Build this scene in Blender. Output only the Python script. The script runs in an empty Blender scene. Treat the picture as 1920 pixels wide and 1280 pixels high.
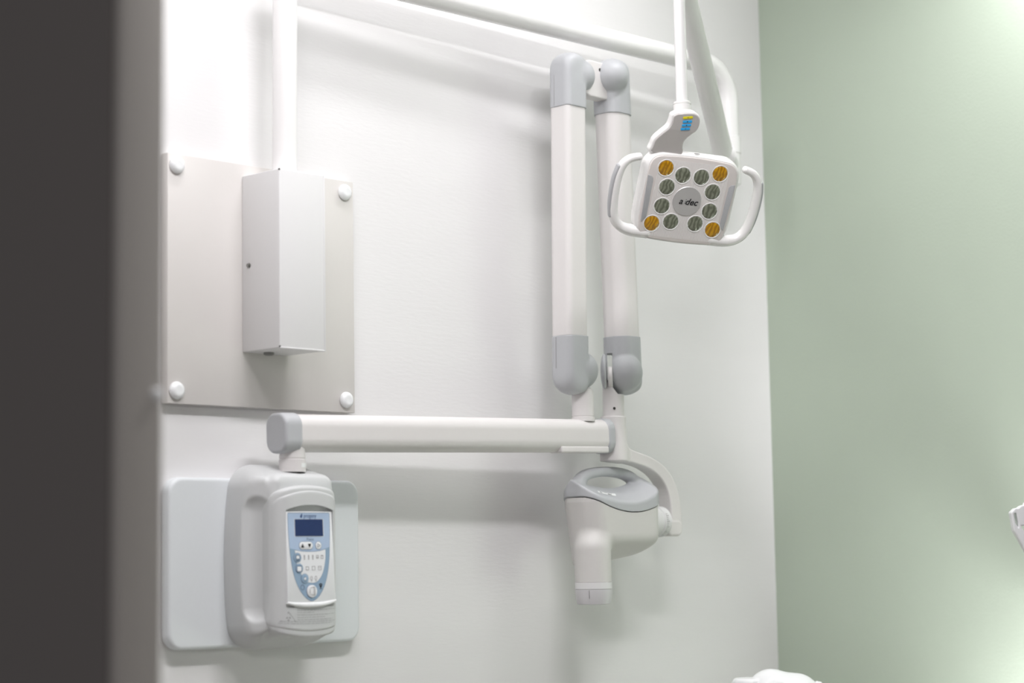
import bpy, bmesh, math, random
import numpy as np
from mathutils import Vector, Matrix

random.seed(7)
scn = bpy.context.scene
COL = scn.collection

# ------------------------------------------------------------------ camera
YAW, PITCH, ROLL, FPX = 0.80792865, 0.10687885, -0.01671784, 3798.6
cam_d = bpy.data.cameras.new('camera')
cam = bpy.data.objects.new('camera', cam_d)
COL.objects.link(cam)
cy, sy, cp, sp = math.cos(YAW), math.sin(YAW), math.cos(PITCH), math.sin(PITCH)
fwd = Vector((sy * cp, cy * cp, sp))
rgt = Vector((cy, -sy, 0))
upv = rgt.cross(fwd)
rr = rgt * math.cos(ROLL) + upv * math.sin(ROLL)
uu = upv * math.cos(ROLL) - rgt * math.sin(ROLL)
cam.matrix_world = Matrix(((rr.x, uu.x, -fwd.x, 0), (rr.y, uu.y, -fwd.y, -2.7),
                           (rr.z, uu.z, -fwd.z, 1.30), (0, 0, 0, 1)))
cam_d.sensor_width = 36
cam_d.lens = FPX / 1920 * 36
cam_d.clip_start = 0.05
cam_d.dof.use_dof = True
cam_d.dof.focus_distance = 3.72
cam_d.dof.aperture_fstop = 2.6
scn.camera = cam

# ------------------------------------------------------------------ light and exposure
scn.view_settings.view_transform = 'Standard'
scn.view_settings.look = 'None'
scn.view_settings.gamma = 1
scn.view_settings.exposure = -0.06
world = bpy.data.worlds.new('world')
scn.world = world
world.use_nodes = True
world.node_tree.nodes['Background'].inputs[0].default_value = (1.0, 0.98, 1.0, 1)
world.node_tree.nodes['Background'].inputs[1].default_value = 0.12


def area(name, loc, size, power, aim=(0, 0, -1), color=(1, 1, 1), spread=180):
    l = bpy.data.lights.new(name, 'AREA')
    l.shape = 'RECTANGLE'
    l.size, l.size_y = size
    l.energy = power
    l.color = color
    l.spread = math.radians(spread)
    o = bpy.data.objects.new(name, l)
    COL.objects.link(o)
    o.location = loc
    o.rotation_euler = Vector(aim).to_track_quat('-Z', 'Y').to_euler()
    return o


# ceiling fixtures above the frame, a corridor light and one added low light
area('ceiling_panel_light', (2.12, -1.28, 2.78), (0.7, 0.15), 21, color=(1, 0.98, 1.0))
area('wall_washer_light', (2.12, -0.30, 2.78), (0.9, 0.06), 5.0, color=(1, 0.985, 1.0))
area('corner_washer_light', (3.0, -0.45, 2.78), (0.4, 0.06), 3.8, color=(1, 0.985, 1.0))
area('ceiling_spot_light', (3.50, -0.86, 2.78), (0.15, 0.15), 5.2, aim=(0.35, 0.03, -1), color=(1, 0.985, 1.0), spread=120)
area('added_low_light', (3.46, -0.98, 0.55), (0.3, 0.05), 16, aim=(0.8, 0.1, 0.8), color=(1, 0.985, 1.0), spread=110)  # added lamp below the frame, brightens the green wall; no such fixture known
area('left_panel_light', (1.42, -0.95, 2.78), (0.3, 0.6), 11.5, color=(1, 0.98, 1.0))
area('corridor_light', (-0.9, -4.2, 2.5), (1.0, 0.6), 22, aim=(0.6, 0.8, -0.35), color=(1, 0.98, 0.98))



# ------------------------------------------------------------------ materials
def mat(name, col, rough=0.45, spec=0.5, metal=0.0, noise=0.0, nscale=60.0, bump=0.0, bscale=200.0,
        stretch=(1, 1, 1), coat=0.0, trans=0.0):
    m = bpy.data.materials.new(name)
    m.use_nodes = True
    nt = m.node_tree
    b = nt.nodes['Principled BSDF']
    c = tuple(col) + (1,)
    b.inputs['Base Color'].default_value = c
    b.inputs['Roughness'].default_value = rough
    b.inputs['Metallic'].default_value = metal
    b.inputs['Specular IOR Level'].default_value = spec
    if coat:
        b.inputs['Coat Weight'].default_value = coat
        b.inputs['Coat Roughness'].default_value = 0.08
    if trans:
        b.inputs['Transmission Weight'].default_value = trans
    if noise or bump:
        tc = nt.nodes.new('ShaderNodeTexCoord')
        mp = nt.nodes.new('ShaderNodeMapping')
        mp.inputs['Scale'].default_value = stretch
        nt.links.new(tc.outputs['Object'], mp.inputs[0])
    if noise:
        n = nt.nodes.new('ShaderNodeTexNoise')
        n.inputs['Scale'].default_value = nscale
        n.inputs['Detail'].default_value = 3
        nt.links.new(mp.outputs[0], n.inputs['Vector'])
        mx = nt.nodes.new('ShaderNodeMix')
        mx.data_type = 'RGBA'
        mx.inputs[6].default_value = tuple(x * (1 - noise) for x in col) + (1,)
        mx.inputs[7].default_value = tuple(min(1, x * (1 + noise)) for x in col) + (1,)
        nt.links.new(n.outputs[0], mx.inputs[0])
        nt.links.new(mx.outputs[2], b.inputs['Base Color'])
    if bump:
        n2 = nt.nodes.new('ShaderNodeTexNoise')
        n2.inputs['Scale'].default_value = bscale
        n2.inputs['Detail'].default_value = 4
        nt.links.new(mp.outputs[0], n2.inputs['Vector'])
        bp = nt.nodes.new('ShaderNodeBump')
        bp.inputs['Strength'].default_value = bump
        bp.inputs['Distance'].default_value = 0.002
        nt.links.new(n2.outputs[0], bp.inputs['Height'])
        nt.links.new(bp.outputs[0], b.inputs['Normal'])
    return m


M_WALL = mat('white_wall_paint', (0.815, 0.805, 0.81), 0.55, 0.25, noise=0.015, nscale=14, bump=0.12, bscale=120, stretch=(0.35, 1, 1.6))
M_GREEN = mat('sage_green_paint', (0.43, 0.495, 0.41), 0.55, 0.25, noise=0.015, nscale=10, bump=0.15, bscale=160)
M_DARK = mat('dark_taupe_laminate', (0.25, 0.228, 0.22), 0.6, 0.3, noise=0.05, nscale=300)
M_JAMB = mat('grey_door_trim', (0.48, 0.45, 0.425), 0.4, 0.4, noise=0.03, nscale=200)
M_FLOOR = mat('vinyl_floor', (0.42, 0.40, 0.37), 0.5, 0.4, noise=0.06, nscale=20)
M_CEIL = mat('ceiling_paint', (0.82, 0.82, 0.81), 0.8, 0.2, noise=0.02, nscale=30)
M_PLATE = mat('brushed_grey_plate', (0.685, 0.66, 0.64), 0.38, 0.4, noise=0.012, nscale=120, stretch=(8, 1, 0.4))
M_BOX = mat('white_powder_coat', (0.735, 0.73, 0.735), 0.45, 0.35, noise=0.01, nscale=300, bump=0.05, bscale=900)
M_CAP = mat('glossy_white_plastic', (0.86, 0.87, 0.88), 0.22, 0.5, noise=0.01, nscale=40)
M_PIPE = mat('white_enamel_tube', (0.84, 0.83, 0.83), 0.25, 0.5, noise=0.01, nscale=50)
M_ARM = mat('warm_white_plastic', (0.73, 0.705, 0.70), 0.42, 0.4, noise=0.012, nscale=150, bump=0.04, bscale=1200)
M_HEAD_DIM = mat('dimmed_arm_plastic', (0.64, 0.625, 0.61), 0.42, 0.4, noise=0.012, nscale=150, bump=0.04, bscale=1200)  # arm plastic toned down, weaker light on the head put into the colour
M_COVER = mat('blue_grey_plastic', (0.475, 0.485, 0.505), 0.42, 0.4, noise=0.015, nscale=200, bump=0.05, bscale=1200)
M_HOUSE = mat('pale_grey_plastic', (0.60, 0.61, 0.615), 0.4, 0.4, noise=0.012, nscale=200, bump=0.04, bscale=1200)
M_BACK = mat('cool_grey_plastic', (0.745, 0.775, 0.795), 0.42, 0.4, noise=0.012, nscale=200)
M_CONE = mat('lavender_grey_plastic', (0.60, 0.59, 0.605), 0.4, 0.4, noise=0.01, nscale=100)
M_RING = mat('satin_white_ring', (0.74, 0.735, 0.74), 0.35, 0.4, noise=0.01, nscale=100)
M_LAMP = mat('lamp_white_plastic', (0.83, 0.82, 0.81), 0.2, 0.5, noise=0.01, nscale=60)
M_FACE = mat('lamp_face_plastic', (0.70, 0.655, 0.635), 0.3, 0.5, noise=0.01, nscale=60)
M_NECK = mat('lamp_switch_grey', (0.50, 0.475, 0.465), 0.12, 0.5, noise=0.01, nscale=60, coat=0.5)
M_GRIP = mat('soft_grey_grip', (0.42, 0.425, 0.44), 0.45, 0.4, noise=0.02, nscale=100)
M_BADGE = mat('brushed_silver', (0.72, 0.71, 0.71), 0.34, 0.5, metal=0.6, noise=0.02, nscale=300, stretch=(6, 1, 1))
M_INK = mat('black_ink', (0.02, 0.02, 0.022), 0.5, 0.3, noise=0.02, nscale=50)
M_STEEL = mat('dull_steel', (0.30, 0.30, 0.29), 0.3, 0.5, metal=1.0, noise=0.05, nscale=80)
M_GAP = mat('dark_gap', (0.06, 0.06, 0.055), 0.7, 0.2, noise=0.02, nscale=50)
M_LTBLUE = mat('pale_blue_print', (0.43, 0.54, 0.71), 0.35, 0.4, noise=0.01, nscale=100)
M_STBLUE = mat('steel_blue_print', (0.28, 0.39, 0.52), 0.35, 0.4, noise=0.01, nscale=100)
M_OUT = mat('slate_outline_print', (0.14, 0.19, 0.27), 0.4, 0.3, noise=0.01, nscale=100)
M_NAVY = mat('navy_display', (0.022, 0.042, 0.13), 0.15, 0.5, noise=0.06, nscale=200)
M_NAVYINK = mat('navy_ink', (0.05, 0.09, 0.22), 0.4, 0.3, noise=0.01, nscale=100)
M_PANELW = mat('panel_white', (0.82, 0.83, 0.85), 0.3, 0.5, noise=0.01, nscale=100)
M_ICON = mat('icon_grey_print', (0.36, 0.35, 0.36), 0.4, 0.3, noise=0.01, nscale=100)
M_FAINT = mat('faint_grey_print', (0.36, 0.365, 0.37), 0.45, 0.3, noise=0.01, nscale=100)
M_BTNY = mat('yellow_key', (0.78, 0.68, 0.02), 0.3, 0.5, noise=0.02, nscale=100)
M_BTNB = mat('blue_key', (0.03, 0.38, 0.80), 0.3, 0.5, noise=0.02, nscale=100)
M_LABEL = mat('label_white', (0.85, 0.86, 0.86), 0.4, 0.3, noise=0.01, nscale=100)


def lens_mat(name, c1, c2):
    m = mat(name, c1, 0.12, 0.6, coat=0.6)
    nt = m.node_tree
    b = nt.nodes['Principled BSDF']
    tc = nt.nodes.new('ShaderNodeTexCoord')
    w = nt.nodes.new('ShaderNodeTexWave')
    w.inputs['Scale'].default_value = 52
    w.inputs['Distortion'].default_value = 7.0
    w.inputs['Detail'].default_value = 2
    v = nt.nodes.new('ShaderNodeTexVoronoi')
    v.inputs['Scale'].default_value = 120
    nt.links.new(tc.outputs['Object'], w.inputs['Vector'])
    nt.links.new(tc.outputs['Object'], v.inputs['Vector'])
    ad = nt.nodes.new('ShaderNodeMath')
    ad.operation = 'MULTIPLY'
    nt.links.new(w.outputs[1], ad.inputs[0])
    nt.links.new(v.outputs[0], ad.inputs[1])
    mx = nt.nodes.new('ShaderNodeMix')
    mx.data_type = 'RGBA'
    mx.inputs[6].default_value = tuple(c2) + (1,)
    mx.inputs[7].default_value = tuple(c1) + (1,)
    cr = nt.nodes.new('ShaderNodeMath')
    cr.operation = 'MULTIPLY'
    cr.inputs[1].default_value = 2.2
    cr.use_clamp = True
    nt.links.new(ad.outputs[0], cr.inputs[0])
    nt.links.new(cr.outputs[0], mx.inputs[0])
    nt.links.new(mx.outputs[2], b.inputs['Base Color'])
    bp = nt.nodes.new('ShaderNodeBump')
    bp.inputs['Strength'].default_value = 0.35
    bp.inputs['Distance'].default_value = 0.002
    nt.links.new(ad.outputs[0], bp.inputs['Height'])
    nt.links.new(bp.outputs[0], b.inputs['Normal'])
    return m


M_AMBER = lens_mat('amber_lens', (0.56, 0.29, 0.006), (0.33, 0.15, 0.004))
M_SMOKE = lens_mat('smoky_green_lens', (0.225, 0.24, 0.18), (0.105, 0.115, 0.08))


# ------------------------------------------------------------------ object helpers
def link(name, me, m, parent=None, smooth=True):
    o = bpy.data.objects.new(name, me)
    COL.objects.link(o)
    if m is not None:
        me.materials.append(m)
    if smooth:
        for p in me.polygons:
            p.use_smooth = True
    if parent is not None:
        o.parent = parent
        o.matrix_parent_inverse = Matrix.Identity(4)
        r = parent
        while r.parent is not None:
            r = r.parent
        if r is parent:
            o.location = -parent.location
        # children of parts inherit the part's own offset
    return o


def thing(name, loc, label, cat, group=None):
    o = bpy.data.objects.new(name, None)
    o.empty_display_size = 0.05
    COL.objects.link(o)
    o.location = loc
    o['label'] = label
    o['category'] = cat
    if group:
        o['group'] = group
    return o


def tag(o, label, cat, group=None):
    o['label'] = label
    o['category'] = cat
    if group:
        o['group'] = group
    return o


def from_bm(bm, name='m'):
    me = bpy.data.meshes.new(name)
    bmesh.ops.recalc_face_normals(bm, faces=bm.faces)
    bm.to_mesh(me)
    bm.free()
    return me


def sharp(me, deg=40):
    me.set_sharp_from_angle(angle=math.radians(deg))
    return me


def bm_box(lo, hi, bev=0.0, seg=3):
    bm = bmesh.new()
    bmesh.ops.create_cube(bm, size=1)
    for v in bm.verts:
        v.co = Vector([lo[i] + (hi[i] - lo[i]) * (v.co[i] + 0.5) for i in range(3)])
    if bev:
        bmesh.ops.bevel(bm, geom=list(bm.edges), offset=bev, segments=seg, profile=0.5, affect='EDGES')
    return bm


def box(name, lo, hi, m, parent=None, bev=0.0, seg=3):
    me = from_bm(bm_box(lo, hi, bev, seg))
    o = link(name, me, m, parent)
    sharp(me)
    return o


def frame_of(d):
    d = Vector(d).normalized()
    a = Vector((0, 0, 1)) if abs(d.z) < 0.9 else Vector((1, 0, 0))
    x = a.cross(d).normalized()
    return x, d.cross(x).normalized(), d


def lathe_mesh(origin, axis, prof, seg=48):
    x, y, d = frame_of(axis)
    o = Vector(origin)
    bm = bmesh.new()
    rings = []
    for (r, h) in prof:
        if r < 1e-6:
            rings.append([bm.verts.new(o + d * h)])
        else:
            rings.append([bm.verts.new(o + d * h + (x * math.cos(t) + y * math.sin(t)) * r)
                          for t in [2 * math.pi * i / seg for i in range(seg)]])
    for a, b in zip(rings, rings[1:]):
        for i in range(seg):
            j = (i + 1) % seg
            if len(a) == 1 and len(b) == 1:
                continue
            if len(a) == 1:
                bm.faces.new((a[0], b[i], b[j]))
            elif len(b) == 1:
                bm.faces.new((a[i], a[j], b[0]))
            else:
                bm.faces.new((a[i], a[j], b[j], b[i]))
    return from_bm(bm)


def lathe(name, origin, axis, prof, m, parent=None, seg=48):
    me = lathe_mesh(origin, axis, prof, seg)
    o = link(name, me, m, parent)
    sharp(me, 35)
    return o


def rod(name, a, b, r, m, parent=None, bev=0.001, seg=40):
    a, b = Vector(a), Vector(b)
    L = (b - a).length
    return lathe(name, a, b - a, [(0, 0), (r - bev, 0), (r, bev), (r, L - bev), (r - bev, L), (0, L)], m, parent, seg)


def spline(pts, n=10):
    P = [Vector(p) for p in pts]
    out = []
    for i in range(len(P) - 1):
        p0, p1, p2, p3 = P[max(i - 1, 0)], P[i], P[i + 1], P[min(i + 2, len(P) - 1)]
        for k in range(n):
            t = k / n
            out.append(0.5 * ((2 * p1) + (p2 - p0) * t + (2 * p0 - 5 * p1 + 4 * p2 - p3) * t * t + (3 * p1 - p0 - 3 * p2 + p3) * t ** 3))
    out.append(P[-1])
    return out


def sweep_bm(path, radii, normal=None, seg=28, bm=None, squash=1.0):
    """tube along path; radii list or float; rounded ends; squash scales along 'normal'."""
    own = bm is None
    if own:
        bm = bmesh.new()
    n = len(path)
    if not hasattr(radii, '__len__'):
        radii = [radii] * n
    rings = []
    prevx = None
    for i in range(n):
        t = (path[min(i + 1, n - 1)] - path[max(i - 1, 0)]).normalized()
        if normal is not None:
            x = Vector(normal)
            x = (x - t * x.dot(t)).normalized()
        else:
            if prevx is None:
                x = frame_of(t)[0]
            else:
                x = (prevx - t * prevx.dot(t)).normalized()
        prevx = x
        y = t.cross(x)
        rings.append((path[i], x, y, t, radii[i]))
    full = []
    p, x, y, t, r = rings[0]
    for k in (0.0, 0.35, 0.65, 0.88):
        full.append((p - t * r * math.sqrt(max(0, 1 - k * k)) * 0.8, x, y, r * max(k, 0.02)))
    for (p, x, y, t, r) in rings:
        full.append((p, x, y, r))
    p, x, y, t, r = rings[-1]
    for k in (0.88, 0.65, 0.35, 0.0):
        full.append((p + t * r * math.sqrt(max(0, 1 - k * k)) * 0.8, x, y, r * max(k, 0.02)))
    vs = []
    for (p, x, y, r) in full:
        vs.append([bm.verts.new(p + x * r * squash * math.cos(a) + y * r * math.sin(a))
                   for a in [2 * math.pi * i / seg for i in range(seg)]])
    for a, b in zip(vs, vs[1:]):
        for i in range(seg):
            j = (i + 1) % seg
            bm.faces.new((a[i], a[j], b[j], b[i]))
    bm.faces.new(list(reversed(vs[0])))
    bm.faces.new(vs[-1])
    return bm


def prism_bm(pts, O, ux, uy, uz, h0, h1, bev=0.0, seg=3):
    """outline pts (2D) in plane (O,ux,uy), extruded along uz from h0 to h1"""
    bm = bmesh.new()
    a = [bm.verts.new(O + ux * p[0] + uy * p[1] + uz * h0) for p in pts]
    b = [bm.verts.new(O + ux * p[0] + uy * p[1] + uz * h1) for p in pts]
    n = len(pts)
    bm.faces.new(list(reversed(a)))
    top = bm.faces.new(b)
    for i in range(n):
        j = (i + 1) % n
        bm.faces.new((a[i], a[j], b[j], b[i]))
    bmesh.ops.recalc_face_normals(bm, faces=bm.faces)
    if bev:
        es = [e for e in top.edges]
        bmesh.ops.bevel(bm, geom=es, offset=bev, segments=seg, profile=0.5, affect='EDGES')
    return bm


def prism(name, pts, O, ux, uy, uz, h0, h1, m, parent=None, bev=0.0, seg=3):
    me = from_bm(prism_bm(pts, O, ux, uy, uz, h0, h1, bev, seg))
    o = link(name, me, m, parent)
    sharp(me, 35)
    return o


def round_poly(pts, rad, n=8):
    """round the corners of a 2D polygon"""
    out = []
    N = len(pts)
    if not hasattr(rad, '__len__'):
        rad = [rad] * N
    for i in range(N):
        p = Vector(pts[i])
        a = (Vector(pts[i - 1]) - p)
        b = (Vector(pts[(i + 1) % N]) - p)
        r = min(rad[i], a.length * 0.49, b.length * 0.49)
        s, e = p + a.normalized() * r, p + b.normalized() * r
        for k in range(n + 1):
            t = k / n
            q = s * (1 - t) ** 2 + p * 2 * t * (1 - t) + e * t * t
            out.append((q.x, q.y))
    return out


def ellipse(cx, cy_, rx, ry, n=32):
    return [(cx + rx * math.cos(2 * math.pi * i / n), cy_ + ry * math.sin(2 * math.pi * i / n)) for i in range(n)]


def sm2(pts, n=8, closed=False):
    v = [Vector((p[0], p[1], 0)) for p in pts]
    return [(p.x, p.y) for p in spline(v, n)]


# ------------------------------------------------------------------ implicit shapes meshed by surface nets
def smin(a, b, k):
    h = np.clip(0.5 + 0.5 * (b - a) / k, 0, 1)
    return b * (1 - h) + a * h - k * h * (1 - h)


def smax(a, b, k):
    return -smin(-a, -b, k)


def s_rect(x, y, hx, hy, r):
    qx, qy = np.abs(x) - (hx - r), np.abs(y) - (hy - r)
    return np.hypot(np.maximum(qx, 0), np.maximum(qy, 0)) + np.minimum(np.maximum(qx, qy), 0) - r


def s_extrude(d2, z, h, r=0.0):
    wx, wy = d2 + r, np.abs(z) - h + r
    return np.minimum(np.maximum(wx, wy), 0) + np.hypot(np.maximum(wx, 0), np.maximum(wy, 0)) - r


def s_box(x, y, z, hx, hy, hz, r):
    qx, qy, qz = np.abs(x) - (hx - r), np.abs(y) - (hy - r), np.abs(z) - (hz - r)
    return np.sqrt(np.maximum(qx, 0) ** 2 + np.maximum(qy, 0) ** 2 + np.maximum(qz, 0) ** 2) + \
        np.minimum(np.maximum(qx, np.maximum(qy, qz)), 0) - r


def s_ell(x, y, z, rx, ry, rz):
    k0 = np.sqrt((x / rx) ** 2 + (y / ry) ** 2 + (z / rz) ** 2)
    k1 = np.sqrt((x / rx ** 2) ** 2 + (y / ry ** 2) ** 2 + (z / rz ** 2) ** 2) + 1e-9
    return k0 * (k0 - 1) / k1


def s_caps(x, y, z, a, b, r0, r1=None):
    r1 = r0 if r1 is None else r1
    a, b = np.array(a), np.array(b)
    d = b - a
    t = np.clip(((x - a[0]) * d[0] + (y - a[1]) * d[1] + (z - a[2]) * d[2]) / (d @ d), 0, 1)
    return np.sqrt((x - a[0] - t * d[0]) ** 2 + (y - a[1] - t * d[1]) ** 2 + (z - a[2] - t * d[2]) ** 2) - (r0 + (r1 - r0) * t)


def s_poly2(x, y, pts, hw):
    """distance to a polyline with varying half width"""
    best = None
    for i in range(len(pts) - 1):
        a, b = np.array(pts[i]), np.array(pts[i + 1])
        d = b - a
        t = np.clip(((x - a[0]) * d[0] + (y - a[1]) * d[1]) / (d @ d), 0, 1)
        q = np.hypot(x - a[0] - t * d[0], y - a[1] - t * d[1]) - (hw[i] + (hw[i + 1] - hw[i]) * t)
        best = q if best is None else np.minimum(best, q)
    return best


def nets(fn, lo, hi, h):
    lo, hi = np.array(lo, float), np.array(hi, float)
    n = np.maximum(np.ceil((hi - lo) / h).astype(int) + 1, 3)
    ax = [lo[i] + h * np.arange(n[i]) for i in range(3)]
    X, Y, Z = np.meshgrid(*ax, indexing='ij')
    F = fn(X, Y, Z)
    ins = F < 0
    c = [(i, j, k) for i in (0, 1) for j in (0, 1) for k in (0, 1)]

    def sl(A, o):
        return A[o[0]:A.shape[0] - 1 + o[0], o[1]:A.shape[1] - 1 + o[1], o[2]:A.shape[2] - 1 + o[2]]
    cnt = sum(sl(ins, o).astype(np.int8) for o in c)
    mask = (cnt > 0) & (cnt < 8)
    idx = -np.ones(mask.shape, int)
    cells = np.argwhere(mask)
    idx[mask] = np.arange(len(cells))
    acc = np.zeros((len(cells), 3))
    num = np.zeros(len(cells))
    I, J, K = cells.T
    for a in c:
        for axd in range(3):
            if a[axd]:
                continue
            b = list(a)
            b[axd] = 1
            fa = F[I + a[0], J + a[1], K + a[2]]
            fb = F[I + b[0], J + b[1], K + b[2]]
            cr = (fa < 0) != (fb < 0)
            t = np.where(cr, fa / np.where(fa - fb == 0, 1, fa - fb), 0)
            pos = np.array(a, float)[None, :].repeat(len(cells), 0)
            pos[:, axd] += t
            acc[cr] += pos[cr]
            num += cr
    V = lo + (cells + acc / num[:, None]) * h
    for _ in range(2):
        e = h * 0.2
        f0 = fn(V[:, 0], V[:, 1], V[:, 2])
        g = np.stack([(fn(V[:, 0] + e * (i == 0), V[:, 1] + e * (i == 1), V[:, 2] + e * (i == 2)) -
                       fn(V[:, 0] - e * (i == 0), V[:, 1] - e * (i == 1), V[:, 2] - e * (i == 2))) / (2 * e) for i in range(3)], 1)
        g2 = np.maximum((g * g).sum(1), 0.2)
        st = -(f0 / g2)[:, None] * g
        ln = np.linalg.norm(st, axis=1)[:, None]
        V = V + st * np.minimum(1, 0.5 * h / np.maximum(ln, 1e-12))
    faces = []
    for axd in range(3):
        u, v = (axd + 1) % 3, (axd + 2) % 3
        s0 = [slice(None)] * 3
        s1 = [slice(None)] * 3
        s0[axd] = slice(0, -1)
        s1[axd] = slice(1, None)
        A, B = ins[tuple(s0)], ins[tuple(s1)]
        E = np.argwhere(A != B)
        ok = (E[:, u] > 0) & (E[:, v] > 0) & (E[:, u] < n[u] - 1) & (E[:, v] < n[v] - 1)
        E = E[ok]
        du = np.zeros(3, int)
        du[u] = 1
        dv = np.zeros(3, int)
        dv[v] = 1
        q = np.stack([idx[tuple((E - du - dv).T)], idx[tuple((E - dv).T)], idx[tuple(E.T)], idx[tuple((E - du).T)]], 1)
        flip = ~A[tuple(E.T)]
        q[flip] = q[flip][:, ::-1]
        faces.append(q)
    Q = np.concatenate(faces)
    me = bpy.data.meshes.new('nets')
    me.vertices.add(len(V))
    me.vertices.foreach_set('co', V.ravel())
    me.loops.add(Q.size)
    me.loops.foreach_set('vertex_index', Q.ravel())
    me.polygons.add(len(Q))
    me.polygons.foreach_set('loop_start', np.arange(0, Q.size, 4))
    me.update(calc_edges=True)
    me.validate()
    return me


def blob(name, fn, lo, hi, h, m, parent=None, edge=None):
    me = nets(fn, lo, hi, h)
    o = link(name, me, m, parent)
    if edge:
        sharp(me, edge)
    return o


# ------------------------------------------------------------------ flat prints
def text_mesh(body, size, O, ux, uy, uz, lift=0.0004, shear=0.0, bold=0.0, align='CENTER', sx=1.0):
    cu = bpy.data.curves.new('t', 'FONT')
    cu.body = body
    cu.size = size
    cu.shear = shear
    cu.offset = bold
    cu.align_x = align
    cu.align_y = 'CENTER'
    cu.resolution_u = 3
    tmp = bpy.data.objects.new('t', cu)
    COL.objects.link(tmp)
    dg = bpy.context.evaluated_depsgraph_get()
    me = bpy.data.meshes.new_from_object(tmp.evaluated_get(dg))
    bpy.data.objects.remove(tmp)
    me.materials.clear()
    for v in me.vertices:
        v.co = O + ux * (v.co.x * sx) + uy * v.co.y + uz * lift
    return me


def flat(name, polys, O, ux, uy, uz, m, parent, lift=0.0003, thick=0.0002):
    """several small raised prints in one mesh; polys are 2D outlines"""
    bm = bmesh.new()
    for pts in polys:
        a = [bm.verts.new(O + ux * p[0] + uy * p[1] + uz * lift) for p in pts]
        b = [bm.verts.new(O + ux * p[0] + uy * p[1] + uz * (lift - thick)) for p in pts]
        bm.faces.new(a)
        for i in range(len(pts)):
            j = (i + 1) % len(pts)
            bm.faces.new((a[i], b[i], b[j], a[j]))
    me = bpy.data.meshes.new(name)
    bmesh.ops.recalc_face_normals(bm, faces=bm.faces)
    bm.to_mesh(me)
    bm.free()
    return link(name, me, m, parent, smooth=False)


def ring2(outer, inner):
    """a closed outline as quads between two loops"""
    n = len(outer)
    return [[outer[i], outer[(i + 1) % n], inner[(i + 1) % n], inner[i]] for i in range(n)]


def grow(pts, d):
    c = Vector((sum(p[0] for p in pts) / len(pts), sum(p[1] for p in pts) / len(pts)))
    out = []
    n = len(pts)
    for i in range(n):
        p = Vector(pts[i])
        t = Vector(pts[(i + 1) % n]) - Vector(pts[i - 1])
        nn = Vector((t.y, -t.x))
        if nn.length < 1e-12:
            out.append(pts[i])
            continue
        nn.normalize()
        if nn.dot(p - c) < 0:
            nn = -nn
        q = p + nn * d
        out.append((q.x, q.y))
    return out


X3, Y3, Z3 = Vector((1, 0, 0)), Vector((0, 1, 0)), Vector((0, 0, 1))
FR = Vector((0, -1, 0))       # out of the white wall

# ================================================================== the room
CX = 3.655


def struct(name, lo, hi, m, label=None):
    o = box(name, lo, hi, m)
    o['kind'] = 'structure'
    if label:
        o['label'] = label
    return o


struct('wall_back', (1.30, 0, 0), (CX + 0.1, 0.1, 2.8), M_WALL, 'white painted wall behind the equipment')
struct('wall_right', (CX, -3.2, 0), (CX + 0.1, 0, 2.8), M_GREEN, 'sage green painted side wall')
struct('floor', (1.0, -3.2, -0.1), (CX + 0.1, 0.1, 0), M_FLOOR)
struct('ceiling', (1.0, -3.2, 2.8), (CX + 0.1, 0.1, 2.9), M_CEIL)
w = struct('wall_left', (1.0, -1.10, 0), (1.045, 0.1, 2.8), M_WALL)
bpy.data.objects.remove(w)


# near partition at the left of the picture: dark side face, grey rounded end trim
def shear_x(o, k, z0):
    for v in o.data.vertices:
        v.co.x += k * (v.co.z - z0)


w = struct('wall_left', (1.128, -1.085, 0), (1.184, 0.1, 2.8), M_DARK, 'dark out of focus partition in the left foreground')
shear_x(w, 0.0045, 1.5)
t = box('trim_1', (1.130, -1.1, 0), (1.1845, -1.085, 2.8), M_JAMB, None, 0.006, 4)
shear_x(t, 0.0045, 1.5)
t['kind'] = 'structure'
t['label'] = 'grey end trim of the foreground partition'
lp = lathe('latch_stud', (1.174, -1.1, 1.464), (0, -1, 0), [(0, 0), (0.006, 0), (0.006, 0.003), (0.004, 0.005), (0, 0.0055)], M_CAP, t, 20)
lp.location = (0, 0, 0)

# ================================================================== mounting plate and junction box
plate = thing('mounting_plate', (2.195, 0, 1.562), 'square grey metal plate on the white wall, held by four white dome caps', 'wall plate')
box('metal_sheet', (1.9905, -0.018, 1.562), (2.3995, -0.001, 1.977), M_PLATE, plate, 0.0012, 2)
for (x, z) in ((2.0075, 1.9574), (2.0080, 1.5832), (2.3775, 1.9562), (2.3775, 1.584)):
    lathe('dome_cap', (x, -0.018, z), (0, -1, 0),
          [(0, 0), (0.0138, 0), (0.0145, 0.0012), (0.0145, 0.003), (0.0132, 0.0062), (0.0098, 0.0088), (0.0075, 0.0094), (0.0055, 0.0094), (0, 0.0088)], M_CAP, plate, 40)

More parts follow.
